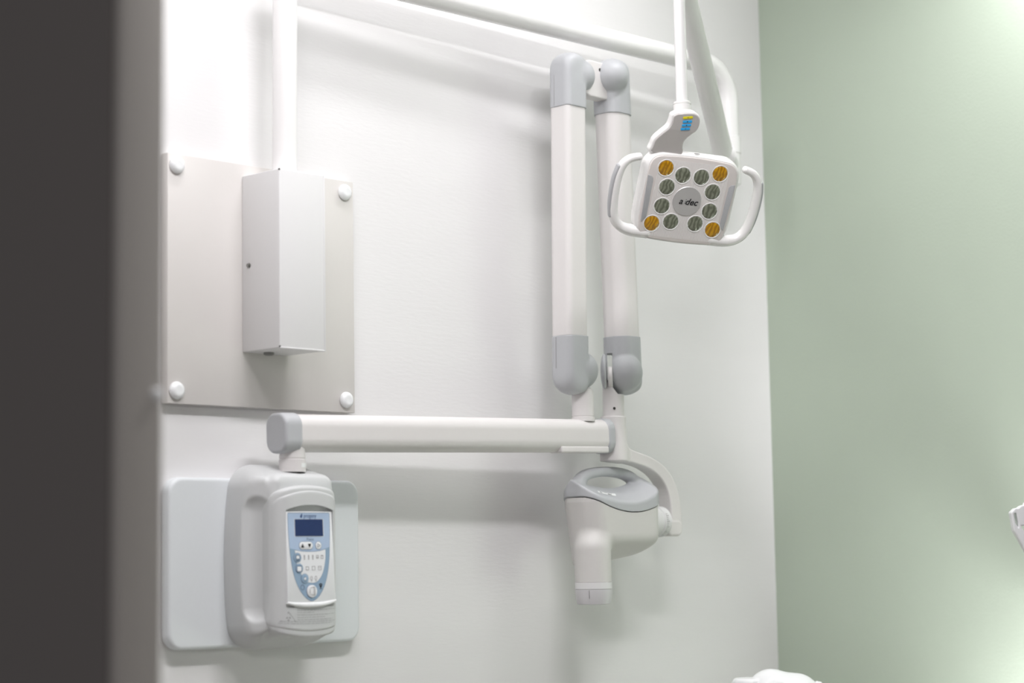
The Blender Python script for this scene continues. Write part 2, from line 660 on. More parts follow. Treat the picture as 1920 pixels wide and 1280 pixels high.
jb = thing('junction_box', (2.196, -0.067, 1.6545), 'tall white metal box fixed on the grey plate, below the vertical pipe', 'box')
BX0, BX1, BD, BZ0, BZ1 = 2.1460, 2.2455, 0.1165, 1.6545, 1.9560
o = link('box_body', from_bm(bm_box((BX0, -BD, BZ0), (BX1, -0.0182, BZ1), 0.0016, 3)), M_BOX, jb)
sharp(o.data)
box('cover_lip', (BX1 - 0.0026, -BD - 0.0007, BZ0 + 0.0007), (BX1 + 0.0008, -0.0186, BZ1 - 0.0007), M_BOX, jb, 0.0008, 2)
box('cover_lip', (BX0 + 0.0004, -BD - 0.0007, BZ0 - 0.0008), (BX1 + 0.0006, -BD + 0.003, BZ0 + 0.0018), M_BOX, jb, 0.0008, 2)
lathe('lock_screw', (BX0, -0.0365, 1.8005), (-1, 0, 0), [(0, -0.001), (0.0045, -0.001), (0.0045, 0.001), (0.003, 0.0022), (0.0032, 0.0035), (0, 0.0038)], M_STEEL, jb, 20)
for z in (BZ0 + 0.002, BZ1 - 0.0015):
    lathe('corner_notch', (BX0 + 0.001, -BD + 0.0009, z), (-0.6, -0.8, 0), [(0, -0.001), (0.0018, -0.001), (0.0018, 0.0008), (0, 0.0009)], M_GAP, jb, 12)
lathe('cable_gland', (BX0 + 0.038, -0.042, BZ0 + 0.0003), (0, 0, -1), [(0, 0), (0.009, 0), (0.009, 0.004), (0.006, 0.0055), (0, 0.0055)], M_STEEL, jb, 24)

# ================================================================== dental light
lamp = thing('dental_light', (2.2008, -0.067, 1.9565), 'white dental examination light hanging from a long wall pipe, in front of the corner', 'dental light')
rod('post', (2.1998, -0.067, 1.9564), (2.2015, -0.068, 2.333), 0.0212, M_PIPE, lamp)
# horizontal pipe with its elbow and drop tube in one sweep
P0, P1 = Vector((2.2015, -0.067, 2.334)), Vector((3.401, -0.1, 2.3365))
du = (P1 - P0).normalized()
path = [P0 + du * s for s in np.linspace(-0.012, (P1 - P0).length - 0.075, 24)]
cen = P1 - du * 0.075 + Vector((0, 0, -0.075))
for k in range(1, 15):
    a = math.pi / 2 * k / 14
    path.append(cen + du * 0.075 * math.sin(a) + Z3 * 0.075 * math.cos(a))
e = path[-1]
for s in np.linspace(0.01, 0.17, 8):
    path.append(e - Z3 * float(s))
me = from_bm(sweep_bm(path, 0.0215, seg=36))
link('pipe', me, M_PIPE, lamp)
tx, ty = e.x, e.y
lathe('swivel_sleeve', (tx, ty, 2.187), (0, 0, -1), [(0, 0), (0.0235, 0), (0.0245, 0.001), (0.0245, 0.036), (0.0235, 0.037), (0, 0.037)], M_PIPE, lamp)
lathe('swivel_stub', (tx, ty, 2.150), (0, 0, -1), [(0, 0), (0.0228, 0), (0.0228, 0.064), (0.0215, 0.066), (0, 0.066)], M_PIPE, lamp)
AB, AT = Vector((3.3365, -0.1339, 2.1331)), Vector((2.8269, -0.4355, 2.3629))
ad = (AT - AB).normalized()


def knuckle(x, y, z):
    a = s_caps(x, y, z, (tx, ty, 2.125), tuple(AB + ad * 0.005), 0.021, 0.0205)
    return a


blob('knuckle', knuckle, (3.28, -0.18, 2.06), (3.46, -0.05, 2.20), 0.002, M_PIPE, lamp)
side = ad.cross(Z3).normalized()
lathe('hinge_boss', AB + side * -0.02 - X3 * 0.0, -X3 * 0.75 + Y3 * 0.55, [(0, 0), (0.019, 0), (0.0205, 0.002), (0.0205, 0.022), (0.018, 0.026), (0.0, 0.028)], M_PIPE, lamp, 36)
arm = rod('spring_arm', AB, AT, 0.0212, M_PIPE, lamp, 0.003)
lathe('arm_end_cap', AB + ad * 0.004, -ad, [(0, 0), (0.0214, 0), (0.0214, 0.008), (0.018, 0.012), (0, 0.013)], M_GAP, arm, 36)
for s in (0.03, 0.012):
    q = AB + ad * s
    lathe('arm_screw', q + Vector((0.0165, -0.0135, 0.0)), (0.77, -0.63, 0), [(0, 0), (0.002, 0), (0.002, 0.0009), (0, 0.001)], M_GAP, arm, 10)
TB = Vector((2.8469, -0.4181, 2.1225))
rod('hanger_tube', TB, Vector((2.8469, -0.4181, 2.352)), 0.0108, M_PIPE, lamp)
blob('apex_joint', lambda x, y, z: s_caps(x, y, z, (2.8469, -0.4181, 2.345), tuple(AT), 0.017, 0.0212),
     (2.79, -0.48, 2.31), (2.88, -0.38, 2.40), 0.002, M_PIPE, lamp)
lathe('collar', TB + Z3 * 0.0015, (0, 0, -1), [(0, 0), (0.0155, 0), (0.0166, 0.0008), (0.0166, 0.0042), (0.0158, 0.0046), (0.0158, 0.0052), (0.0163, 0.0056), (0.0163, 0.026), (0, 0.026)], M_LAMP, lamp)

HO = Vector((2.80240678, -0.46058483, 1.93012331))
HR = Vector((0.85294489, -0.51506441, -0.08481549))
HU = Vector((-0.1738088, -0.43343814, 0.88426347))
HN = Vector((-0.49221491, -0.73948633, -0.45922158))
hR, hU, hN = [np.array(v) for v in (HR, HU, HN)]
hO = np.array(HO)


def to_head(x, y, z):
    x, y, z = x - hO[0], y - hO[1], z - hO[2]
    return (x * hR[0] + y * hR[1] + z * hR[2], x * hU[0] + y * hU[1] + z * hU[2], x * hN[0] + y * hN[1] + z * hN[2])


def H(a, b, c=0.0):
    return HO + HR * a + HU * b + HN * c


mm = 0.001
# switch neck : S-shaped, grey shiny front, white shell behind it
nk = [(-58.8, 150.6), (-49.3, 156.2), (-26.2, 159.6), (-14.5, 156.3), (-9.8, 148.5), (-8.8, 137.9), (-11.6, 128.3), (-19.6, 119.5),
      (-27.0, 108.8), (-28.7, 98.9), (-28.0, 80), (-79, 78), (-81.8, 91.1), (-79.6, 104.1), (-69.7, 118.0), (-60.5, 130.9)]
nk = [(p[0] * mm, p[1] * mm) for p in sm2(nk + nk[:1], 4)[:-1]]
nk = round_poly(nk, 0.0005, 1)


def s_polygon(x, y, pts):
    d = None
    sgn = np.ones_like(x)
    n = len(pts)
    for i in range(n):
        a, b = pts[i], pts[i - 1]
        ex, ey = b[0] - a[0], b[1] - a[1]
        wx, wy = x - a[0], y - a[1]
        t = np.clip((wx * ex + wy * ey) / (ex * ex + ey * ey + 1e-15), 0, 1)
        q = (wx - ex * t) ** 2 + (wy - ey * t) ** 2
        d = q if d is None else np.minimum(d, q)
        c1, c2, c3 = y >= a[1], y < b[1], ex * wy > ey * wx
        fl = (c1 & c2 & c3) | (~c1 & ~c2 & ~c3)
        sgn = np.where(fl, -sgn, sgn)
    return sgn * np.sqrt(d)


def neck_off(b):
    # lower half of the neck sweeps back behind the lamp head
    return 0.20 * np.clip(0.126 - b, 0, 1) - 0.10 * np.clip(b - 0.126, 0, 1)


nkp = nk[::2]


def neck_fn(x, y, z):
    a, b, c = to_head(x, y, z)
    return s_extrude(s_polygon(a + 0.001, b - 0.0005, nkp) - 0.0022, c + neck_off(b) + 0.0120, 0.0100, 0.004)


def face_fn(x, y, z):
    a, b, c = to_head(x, y, z)
    return s_extrude(s_polygon(a, b, nkp) + 0.0002, c + neck_off(b) + 0.0030, 0.0030, 0.0015)


neck = blob('switch_neck', neck_fn, (2.68, -0.59, 1.98), (2.83, -0.42, 2.13), 0.0016, M_LAMP, lamp)
blob('switch_face', face_fn, (2.68, -0.59, 1.98), (2.83, -0.42, 2.13), 0.0013, M_NECK, neck)
KN0 = HO + HN * 0.0
for i, (l, r_) in enumerate((((-41.7, 149.4), (-24.1, 153.1)), ((-40.6, 142.2), (-23.8, 145.3)), ((-40.6, 135.4), (-23.8, 138.5)), ((-41.1, 128.5), (-24.2, 131.6)))):
    a, b = Vector(l) * mm, Vector(r_) * mm
    t_ = (b - a).normalized()
    nrm = Vector((-t_.y, t_.x)) * 0.0022
    q = round_poly([a - nrm, b - nrm, b + nrm, a + nrm], 0.0018, 4)
    KO_ = HO + HN * (0.10 * max(0.0, (a.y + b.y) / 2 - 0.126))
    key = prism('key', q, KO_, HR, HU, HN, -0.001, 0.0008, M_BTNY if i == 0 else M_BTNB, neck, 0.0003, 2)
    if i in (0, 1):
        key['label'] = 'yellow key' if i == 0 else 'blue key'
    c_ = (a + b) / 2
    s_ = 0.0009 if i != 3 else 0.0006
    flat('key_mark', [[(c_.x - s_ * (0.5 if i == 0 else 1), c_.y - s_), (c_.x + s_ * (0.5 if i == 0 else 1), c_.y - s_), (c_.x + s_ * (0.5 if i == 0 else 1), c_.y + s_), (c_.x - s_ * (0.5 if i == 0 else 1), c_.y + s_)]],
         KO_, HR, HU, HN, M_INK, neck, 0.001, 0.0002)


# lamp head : back shell with two carrying handles, front cover, lenses
def shell(x, y, z):
    a, b, c = to_head(x, y, z)
    d2 = s_rect(a, b - 0.0015, 0.0905 - 0.02 * np.clip(-(b + 0.03) / 0.08, 0, 1) * 0.3, 0.0815, 0.034)
    return s_extrude(d2, c + 0.021, 0.0175, 0.011)


hp = [(-0.100, 0.0665), (-0.117, 0.0605), (-0.1285, 0.046), (-0.133, 0.02), (-0.1315, -0.02), (-0.1255, -0.047), (-0.112, -0.063), (-0.090, -0.0695), (-0.060, -0.0685)]
head = blob('lamp_head', shell, (2.68, -0.56, 1.82), (2.93, -0.36, 2.04), 0.0016, M_LAMP, lamp)
for s in (-1, 1):
    pts = [H(p[0] * -s if s == 1 else p[0], p[1], -0.015) for p in hp]
    pa = spline(pts, 8)
    n = len(pa)
    rad = [0.0068 + 0.0022 * math.sin(min(1, i / n * 1.3) * math.pi / 2) + (0.004 * max(0, (i / n - 0.75) / 0.25)) for i in range(n)]
    hd = link('handle', from_bm(sweep_bm(pa, rad, normal=HN, seg=24, squash=1.25)), M_LAMP, head)
    gp = [H((p[0] * (1 if s == -1 else -1)) * 1.0 + s * 0.0062, p[1], -0.015) for p in hp[2:6]]
    link('grip_strip', from_bm(sweep_bm(spline(gp, 8), 0.0042, normal=HN, seg=14, squash=1.9)), M_GRIP, head)
fpts = [(-0.0835, 0.03), (-0.0815, 0.0755), (0.0, 0.0815), (0.0815, 0.0755), (0.0845, 0.03), (0.0835, -0.03), (0.0785, -0.0755), (0.0, -0.0795), (-0.0785, -0.0755), (-0.0835, -0.03)]
fpts = round_poly(fpts, [0.02, 0.030, 0.04, 0.030, 0.02, 0.02, 0.030, 0.04, 0.030, 0.02], 8)
prism('bezel', grow(fpts, 0.0022), HO, HR, HU, HN, -0.008, -0.0035, M_LAMP, head, 0.0015, 3)
face = prism('front_cover', fpts, HO, HR, HU, HN, -0.006, -0.0008, M_FACE, head, 0.002, 3)
# fine vertical ribs moulded on the cover
ribs = []
for i in range(-30, 31):
    u = i * 0.00262
    top = 0.0715 if abs(u) < 0.055 else 0.0715 - (abs(u) - 0.055) * 0.9
    bot = -0.0715 if abs(u) < 0.055 else -0.0715 + (abs(u) - 0.055) * 0.9
    if abs(u) > 0.0665:
        continue
    ribs.append([(u - 0.0006, bot), (u + 0.0006, bot), (u + 0.0006, top), (u - 0.0006, top)])
flat('ribs', ribs, HO, HR, HU, HN, M_LAMP, head, -0.0004, 0.0005)
AMB = [(-52.3, 55.4), (49.5, 56.8), (-57.2, -48.5), (58.2, -47.5)]
GRY = [(-18.5, 45.8), (16.5, 46.3), (-43.3, 21.2), (42.8, 22.0), (-45.1, -14.6), (45.1, -13.9), (-22.6, -41.4), (23.4, -40.0)]
for i, (u, v) in enumerate(AMB + GRY):
    u, v = u * mm, v * mm
    rim = lathe('lens_rim', H(u, v, -0.0008), HN, [(0.0138, 0), (0.0160, 0), (0.0160, 0.0005), (0.0152, 0.0011), (0.0141, 0.0004)], M_LAMP, head, 40)
    o = lathe('lens', H(u, v, -0.0008), HN, [(0, -0.001), (0.0141, -0.001), (0.0141, 0.0003), (0.0127, 0.0011), (0.008, 0.0017), (0, 0.002)], M_AMBER if i < 4 else M_SMOKE, head, 14)
    if i < 4:
        o['label'] = 'amber lens in a corner'
for s in (-1, 1):
    q = [(s * 0.0825, 0.040), (s * 0.0715, 0.037), (s * 0.0695, -0.044 + 0.006), (s * 0.0785, -0.048)]
    prism('side_inlay', round_poly(q, [0.003, 0.006, 0.003, 0.003], 5), HO, HR, HU, HN, -0.002, 0.0003, M_GRIP, head, 0.0004, 2)
badge = lathe('badge', H(-0.001, 0.0, -0.0008), HN, [(0, 0), (0.0268, 0), (0.0268, 0.0012), (0.0262, 0.0017), (0, 0.0019)], M_BADGE, head, 64)
tw = (HR + HU * 0.0).normalized()
me = text_mesh('a', 0.0165, H(-0.0125, -0.0012, 0.0011), HR, HU, HN, 0.0004, 0.25, 0.0002)
link('emblem', me, M_INK, head, False)
me = text_mesh('dec', 0.0165, H(0.0068, -0.0012, 0.0011), HR, HU, HN, 0.0004, 0.3, 0.0003)
link('emblem', me, M_INK, head, False)
flat('emblem', [ellipse(-0.0048 + 0.0008 * k, -0.004 + 0.0034 * k, 0.0007, 0.0007, 8) for k in range(3)], H(0, 0, 0.0011), HR, HU, HN, M_INK, head, 0.0005, 0.0002)
prism('latch', [(-0.005, 0), (0.005, 0), (0.005, 0.0025), (-0.005, 0.0025)], H(0.0035, 0.0845, -0.012), HR, -HN, HU, 0, 0.0006, M_GAP, head)

# ================================================================== x-ray machine
XC = 2.1965
xr = thing('dental_xray_machine', (XC, 0, 1.16), 'wall mounted dental x-ray machine with control unit, long grey capped arm and tube head', 'x-ray machine')


def backp(x, y, z):
    return s_extrude(s_rect(x - XC, z - 1.3018, 0.206, 0.140, 0.026), y + 0.0125, 0.0115, 0.006)


blob('wall_panel', backp, (1.975, -0.03, 1.145), (2.42, 0.004, 1.455), 0.002, M_BACK, xr)


def body2(x, z):
    zz = z - 1.305
    hw = 0.0960 - 0.55 * np.clip(zz, 0, 1) ** 2 - 0.50 * np.clip(-zz, 0, 1) ** 2
    return s_rect(x - XC, z - 1.3115, hw, 0.1535, 0.042)


def body(x, y, z):
    d = -y
    e = s_extrude(body2(x, z), d - 0.065, 0.049, 0.012)
    # sloping shoulders on top and bottom
    e = smax(e, (d - 0.112) * 0.50 + (z - 1.4345) * 0.86, 0.02)
    e = smax(e, (d - 0.068) * 0.60 - (z - 1.163) * 0.80, 0.015)
    e = smax(e, (np.abs(x - XC) - 0.0945) * 0.82 + (d - 0.0715) * 0.57, 0.006)
    # pillar behind the front cover
    pil = s_extrude(s_rect(x - XC, z - 1.313, 0.0645, 0.138, 0.02), d - 0.062, 0.057, 0.012)
    pil = smax(pil, (d - 0.120) * 0.50 + (z - 1.4440) * 0.86, 0.016)
    pil = smax(pil, (d - 0.085) * 0.35 - (z - 1.170) * 0.93, 0.015)
    e = smin(e, pil, 0.006)
    for s in (-1, 1):
        # scooped finger channel on each side
        u = (x - XC - s * 0.0985) / 0.0325 * 0.038
        v = (d - 0.115) / 0.046 * 0.038
        e = smax(e, -s_caps(u, v, z, (0, 0, 1.229), (0, 0, 1.384), 0.038), 0.0025)
    return e


blob('control_housing', body, (2.085, -0.13, 1.145), (2.31, -0.012, 1.475), 0.0018, M_HOUSE, xr)

PD = 0.1345


def pod_d(x):
    return PD - 0.0225 * (np.abs(x - XC) / 0.0705) ** 5.5


def cover(x, y, z):
    d = -y
    zt = 1.4195 - 0.014 * ((x - XC) / 0.066) ** 2
    zb = 1.1862 + 0.0085 * ((x - XC) / 0.066) ** 2
    hw = 0.0688 + 0.005 * ((z - 1.30) / 0.11) ** 2 * (z < 1.30) - 0.0015
    e = smax(np.abs(x - XC) - hw - 0.0015, np.maximum(z - zt, zb - z), 0.012)
    e = smax(e, d - pod_d(x), 0.006)
    e = np.maximum(e, 0.100 - d)
    # pocket for the keypad : arched top, floor tilted
    pt = 1.3945 - 0.0085 * ((x - XC) / 0.0495) ** 2
    pk = np.maximum(np.maximum(np.abs(x - XC) - 0.0505, z - pt), 1.228 - z)
    floor_ = 0.1255 + (1.392 - z) * 0.03
    e = np.maximum(e, -np.maximum(pk, floor_ - d))
    return e


fc = blob('front_cover', cover, (2.112, -0.142, 1.175), (2.281, -0.095, 1.432), 0.0010, M_HOUSE, xr, 50)


def pod_base(x, y, z):
    d = -y
    zt = 1.4275 - 0.012 * ((x - XC) / 0.066) ** 2
    zb = 1.1765 + 0.010 * ((x - XC) / 0.066) ** 2
    e = smax(np.abs(x - XC) - 0.0698, np.maximum(z - zt, zb - z), 0.014)
    e = smax(e, d - pod_d(x) + 0.0016, 0.006)
    e = smax(e, (d - 0.1185) * 0.55 + (z - 1.4375) * 0.83, 0.008)
    e = np.maximum(e, 0.07 - d)
    pt = 1.3955 - 0.0085 * ((x - XC) / 0.0495) ** 2
    pk = np.maximum(np.maximum(np.abs(x - XC) - 0.0515, z - pt), 1.227 - z)
    e = np.maximum(e, -np.maximum(pk, 0.118 - d))
    return e


blob('cover_surround', pod_base, (2.112, -0.142, 1.165), (2.281, -0.065, 1.45), 0.0014, M_HOUSE, xr, 50)

# keypad, slightly tilted, its lower lip standing proud
KT, KB = Vector((XC, -0.1290, 1.3840)), Vector((XC, -0.1355, 1.2385))
KU = (KT - KB).normalized()
KN = X3.cross(KU).normalized()
if KN.y > 0:
    KN = -KN
KO = KT


def K(px, py):
    """keypad sheet coordinates: across and down"""
    return ((px - 272.5) * 0.000287, -(py - 172) * 0.000198)


key_pts = [K(97, 172), K(444, 172), K(450, 905), K(458, 912), K(452, 930), K(400, 955), K(340, 970), K(272, 976), K(200, 970), K(140, 955), K(98, 938), K(93, 925), K(98, 912)]
pad_o = [K(97, 172), K(444, 172), K(451, 930), K(360, 948), K(272, 952), K(180, 948), K(93, 932)]
pad = prism('control_panel', round_poly(pad_o, 0.002, 4), KO, X3, KU, KN, -0.012, 0.0, M_PANELW, xr, 0.0008, 2)
lip = [K(92, 915), K(180, 930), K(272, 934), K(370, 928), K(459, 908), K(457, 924), K(420, 946), K(350, 966), K(272, 974), K(190, 968), K(130, 952), K(95, 934)]
lp_pts = [KO + X3 * K(px, py)[0] + KU * K(px, py)[1] - KN * 0.0015 for (px, py) in ((96, 926), (140, 938), (200, 947), (272, 950), (345, 946), (410, 932), (454, 918))]
lp_path = spline(lp_pts, 6)
lp_n = len(lp_path)
link('lower_lip', from_bm(sweep_bm(lp_path, [0.0022 + 0.0026 * math.sin(math.pi * k / (lp_n - 1)) for k in range(lp_n)], normal=KN, seg=24, squash=0.95)), M_CAP, pad)
blue = sm2([K(115, 188), K(420, 186)], 1) + sm2([K(424, 192), K(423, 330), K(417, 470)], 6) + sm2([K(417, 470), K(345, 498), K(270, 505), K(190, 497), K(118, 478)], 6) + sm2([K(118, 478), K(112, 330), K(111, 195)], 6)
flat('outline', ring2(grow(blue, 0.0007), blue), KO, X3, KU, KN, M_OUT, pad, 0.00025, 0.0001)
flat('blue_field', [blue], KO, X3, KU, KN, M_LTBLUE, pad, 0.0003)
U = sm2([K(118, 478), K(124, 560), K(140, 680), K(170, 790), K(215, 873), K(268, 914), K(320, 882), K(365, 800), K(395, 690), K(411, 570), K(417, 470)], 6) + \
    sm2([K(417, 470), K(345, 498), K(270, 505), K(190, 497)], 6)
flat('outline', ring2(grow(U, 0.0006), U), KO, X3, KU, KN, M_OUT, pad, 0.00025, 0.0001)
flat('blue_field', [U], KO, X3, KU, KN, M_STBLUE, pad, 0.0003)
W = sm2([K(155, 495), K(215, 506), K(270, 509), K(330, 505), K(385, 490)], 5) + sm2([K(385, 490), K(381, 580), K(357, 690), K(318, 752), K(280, 767), K(245, 760)], 6) + \
    sm2([K(245, 760), K(222, 735), K(195, 690), K(172, 620), K(158, 560)], 5)
flat('outline', ring2(grow(W, 0.0005), W), KO, X3, KU, KN, M_OUT, pad, 0.00035, 0.0001)
flat('key_field', [W], KO, X3, KU, KN, M_PANELW, pad, 0.0005)
# display
scr = [K(162, 240), K(368, 240), K(368, 378), K(162, 378)]
flat('display_bezel', [[K(157, 235), K(377, 235), K(377, 383), K(157, 383)]], KO, X3, KU, KN, M_PANELW, pad, 0.0005)
flat('display_shadow_line', [[K(160, 237), K(373, 237), K(373, 380), K(160, 380)]], KO, X3, KU, KN, M_OUT, pad, 0.0007)
flat('display_screen', [scr], KO, X3, KU, KN, M_NAVY, pad, 0.0009)
p = K(276, 211)
link('lettering', text_mesh('progeny', 0.0098, KO + X3 * p[0] + KU * p[1], X3, KU, KN, 0.0006, 0.1, 0, sx=0.86), M_NAVYINK, pad, False)
flat('drop_emblem', [[K(203, 212), K(208, 204), K(218, 188), K(218, 205), K(217, 222), K(209, 229), K(204, 222)]], KO, X3, KU, KN, M_NAVYINK, pad, 0.0006)
p = K(271, 405)
link('lettering', text_mesh('Preva', 0.0068, KO + X3 * p[0] + KU * p[1], X3, KU, KN, 0.0006, 0.1, 0.0), M_OUT, pad, False)


def button(pts, m=M_PANELW, h=0.0009):
    flat('outline', ring2(grow(pts, 0.0006), pts), KO, X3, KU, KN, M_OUT, pad, 0.0005)
    return prism('button', pts, KO, X3, KU, KN, 0, h, m, pad, 0.0003, 2)


caps = []
for i in range(17):
    a = math.pi / 2 + math.pi * i / 16
    caps.append((K(210, 457)[0] + 0.0062 * math.cos(a), K(210, 457)[1] + 0.0062 * math.sin(a)))
for i in range(17):
    a = -math.pi / 2 + math.pi * i / 16
    caps.append((K(268, 457)[0] + 0.0062 * math.cos(a), K(268, 457)[1] + 0.0062 * math.sin(a)))
button(caps)
c_ = K(333, 457)
button(ellipse(c_[0], c_[1], 0.0062, 0.0063))
flat('printed_icon', [[K(200, 474), K(224, 474), K(212, 440)], [K(252, 442), K(277, 442), K(264, 476)]], KO, X3, KU, KN, M_INK, pad, 0.0013)
tri = [K(325, 443), K(325, 472), K(346, 457)]
flat('printed_icon', ring2(grow(tri, 0.0004), grow(tri, -0.0003)), KO, X3, KU, KN, M_INK, pad, 0.0013)


def icon_box(px, py, w, h, t=3.5, extra=()):
    o_ = [K(px - w, py - h), K(px + w, py - h), K(px + w, py + h), K(px - w, py + h)]
    i_ = [K(px - w + t, py - h + t * 1.4), K(px + w - t, py - h + t * 1.4), K(px + w - t, py + h - t * 1.4), K(px - w + t, py + h - t * 1.4)]
    return ring2(o_, i_) + list(extra)


def bar(x0, y0, x1, y1):
    return [K(x0, y0), K(x1, y0), K(x1, y1), K(x0, y1)]


for (px, py) in ((172, 557), (183, 645), (222, 730)):
    c_ = K(px, py)
    button(ellipse(c_[0], c_[1], 0.0078, 0.0078), M_STBLUE, 0.0010)
flat('printed_icon', [bar(161, 540, 186, 565)] + [bar(164, 630, 200, 668)] + [[K(222, 712), K(213, 730), K(222, 748), K(231, 730)]], KO, X3, KU, KN, M_PANELW, pad, 0.0014)
flat('printed_icon', icon_box(173, 552, 15, 18) + [bar(160, 576, 188, 581)] + icon_box(182, 648, 19, 25) + [[K(222, 708), K(214, 724), K(218, 724), K(226, 712)], [K(214, 738), K(222, 754), K(230, 738), K(222, 744)]], KO, X3, KU, KN, M_OUT, pad, 0.0016)
ic = []
for px in (224, 256, 287):
    ic += [bar(px - 4, 536, px + 4, 545), bar(px - 2, 545, px + 2, 566), bar(px - 5, 552, px + 5, 556), bar(px - 4, 566, px - 1, 574), bar(px + 1, 566, px + 4, 574)]
ic += icon_box(322, 552, 9, 14, 3, [bar(316, 554, 328, 559)]) + icon_box(357, 553, 9, 15, 3, [bar(350, 540, 364, 545)])
ic += icon_box(243, 646, 11, 15, 2.5, [bar(234, 656, 252, 661)]) + icon_box(290, 645, 12, 17, 2.5) + icon_box(337, 645, 12, 17, 2.5, [bar(331, 640, 343, 643)])
for px in (272, 305):
    ic += ring2(ellipse(*K(px, 728), 0.0024, 0.0036, 12), ellipse(*K(px, 728), 0.0016, 0.0028, 12)) + [bar(px - 2, 742, px + 2, 756)]
flat('printed_icon', ic, KO, X3, KU, KN, M_ICON, pad, 0.0008)
flat('printed_icon', ring2(ellipse(*K(203, 802), 0.0044, 0.0044, 24), ellipse(*K(203, 802), 0.0035, 0.0035, 24)), KO, X3, KU, KN, M_OUT, pad, 0.0006)
c_ = K(270, 835)
button(ellipse(c_[0], c_[1], 0.0105, 0.0102, 40), M_PANELW, 0.0022)
flat('printed_icon', [[K(246, 812), K(250, 810), K(285, 796), K(285, 803)], [K(246, 858), K(250, 860), K(285, 874), K(285, 867)], bar(250, 818, 254, 852), bar(281, 800, 285, 870), bar(290, 800, 293, 870)], KO, X3, KU, KN, M_ICON, pad, 0.0026)
flat('printed_icon', ring2(ellipse(*K(340, 783), 0.0034, 0.0022, 14), ellipse(*K(340, 783), 0.0018, 0.0008, 14)) + [bar(331, 793, 349, 800), bar(336, 800, 344, 812), bar(330, 815, 350, 818)], KO, X3, KU, KN, M_INK, pad, 0.0006)


# warning print on the curved lower cover
def on_cover(polys, m, name):
    bm = bmesh.new()
    for pts in polys:
        vs = []
        for (px, py) in pts:
            x = XC + (px - 272.5) * 0.000287
            z = 1.3843 - (py - 172) * 0.000198
            vs.append(bm.verts.new((x, -float(pod_d(x)) - 0.0004, z)))
        bm.faces.new(vs)
    me = bpy.data.meshes.new(name)
    bm.to_mesh(me)
    bm.free()
    return link(name, me, m, fc, False)


lines = []
for (y, x0, x1) in ((991, 165, 468), (1010, 165, 290), (1030, 165, 460), (1050, 165, 370), (1070, 165, 438), (1086, 60, 465), (1102, 55, 425)):
    x = x0
    while x < x1:
        wlen = random.uniform(10, 34)
        xe = min(x + wlen, x1)
        yy = y - (x - 272) ** 2 * 0.00022
        k = x
        while k < xe:
            lines.append([(k, yy - 2.6), (min(k + 3.4, xe), yy - 2.6), (min(k + 3.4, xe), yy + 2.6), (k, yy + 2.6)])
            k += 5.0
        x = xe + 6
on_cover(lines, M_FAINT, 'fine_print')
t_o = [(107, 997), (154, 1078), (60, 1080)]
t_i = [(107, 1006), (147, 1074), (68, 1076)]
wp = ring2(t_o, t_i)
for k in range(3):
    a0 = math.radians(-90 + 120 * k + 180)
    wp.append([(106 + 5 * math.cos(a0 - 0.5), 1055 + 7 * math.sin(a0 - 0.5)), (106 + 15 * math.cos(a0 - 0.5), 1055 + 20 * math.sin(a0 - 0.5)),
               (106 + 15 * math.cos(a0 + 0.5), 1055 + 20 * math.sin(a0 + 0.5)), (106 + 5 * math.cos(a0 + 0.5), 1055 + 7 * math.sin(a0 + 0.5))])
on_cover(wp, M_FAINT, 'radiation_sign')

# swivel post on top of the control unit
AX = 2.1965
lathe('swivel_post', (AX, -0.087, 1.4505), (0, 0, 1), [(0, 0), (0.0225, 0), (0.0225, 0.0205), (0.0215, 0.0212), (0.0215, 0.0228), (0.0222, 0.0234), (0.0215, 0.034), (0.0215, 0.05), (0, 0.05)], M_ARM, xr)
sb = bmesh.new()
va, vb = [], []
for i in range(9):
    a = math.radians(-118 + i * 8 + 30)
    va.append(sb.verts.new((AX + 0.0229 * math.cos(a), -0.087 + 0.0229 * math.sin(a), 1.4580)))
    vb.append(sb.verts.new((AX + 0.0229 * math.cos(a), -0.087 + 0.0229 * math.sin(a), 1.4650)))
for i in range(8):
    sb.faces.new((va[i], va[i + 1], vb[i + 1], vb[i]))
link('post_sticker', from_bm(sb), M_LABEL, xr)

# long horizontal arm
A0, A1 = Vector((AX, -0.087, 1.5155)), Vector((2.952, -0.11, 1.5335))
da = (A1 - A0).normalized()
dn = Z3.cross(da).normalized()       # towards the wall
dz = da.cross(dn).normalized()
an, az_, aa = np.array(dn), np.array(dz), np.array(da)
a0 = np.array(A0)


def arm_local(x, y, z):
    x, y, z = x - a0[0], y - a0[1], z - a0[2]
    return x * aa[0] + y * aa[1] + z * aa[2], x * an[0] + y * an[1] + z * an[2], x * az_[0] + y * az_[1] + z * az_[2]


LA = (A1 - A0).length


def sweep_arm(x, y, z):
    s, u, v = arm_local(x, y, z)
    d2 = s_rect(u, v, 0.0265, 0.0318, 0.022)
    return s_extrude(d2, s - LA / 2, LA / 2 + 0.0, 0.001)


def cap_fn(s0, hs):
    def f(x, y, z):
        s, u, v = arm_local(x, y, z)
        d2 = s_rect(u, v, 0.0285, 0.0340, 0.022)
        return s_extrude(d2, s - s0, hs, 0.006)
    return f


ea = blob('extension_arm', sweep_arm, (2.17, -0.155, 1.475), (2.985, -0.045, 1.58), 0.0022, M_ARM, xr)
blob('end_cap', cap_fn(-0.0165, 0.0185), (2.14, -0.135, 1.465), (2.225, -0.04, 1.565), 0.0015, M_COVER, ea)
blob('end_cap', cap_fn(LA + 0.006, 0.0105), (2.92, -0.155, 1.485), (2.985, -0.065, 1.585), 0.0015, M_COVER, ea)
q0 = A0 + da * (LA - 0.135)


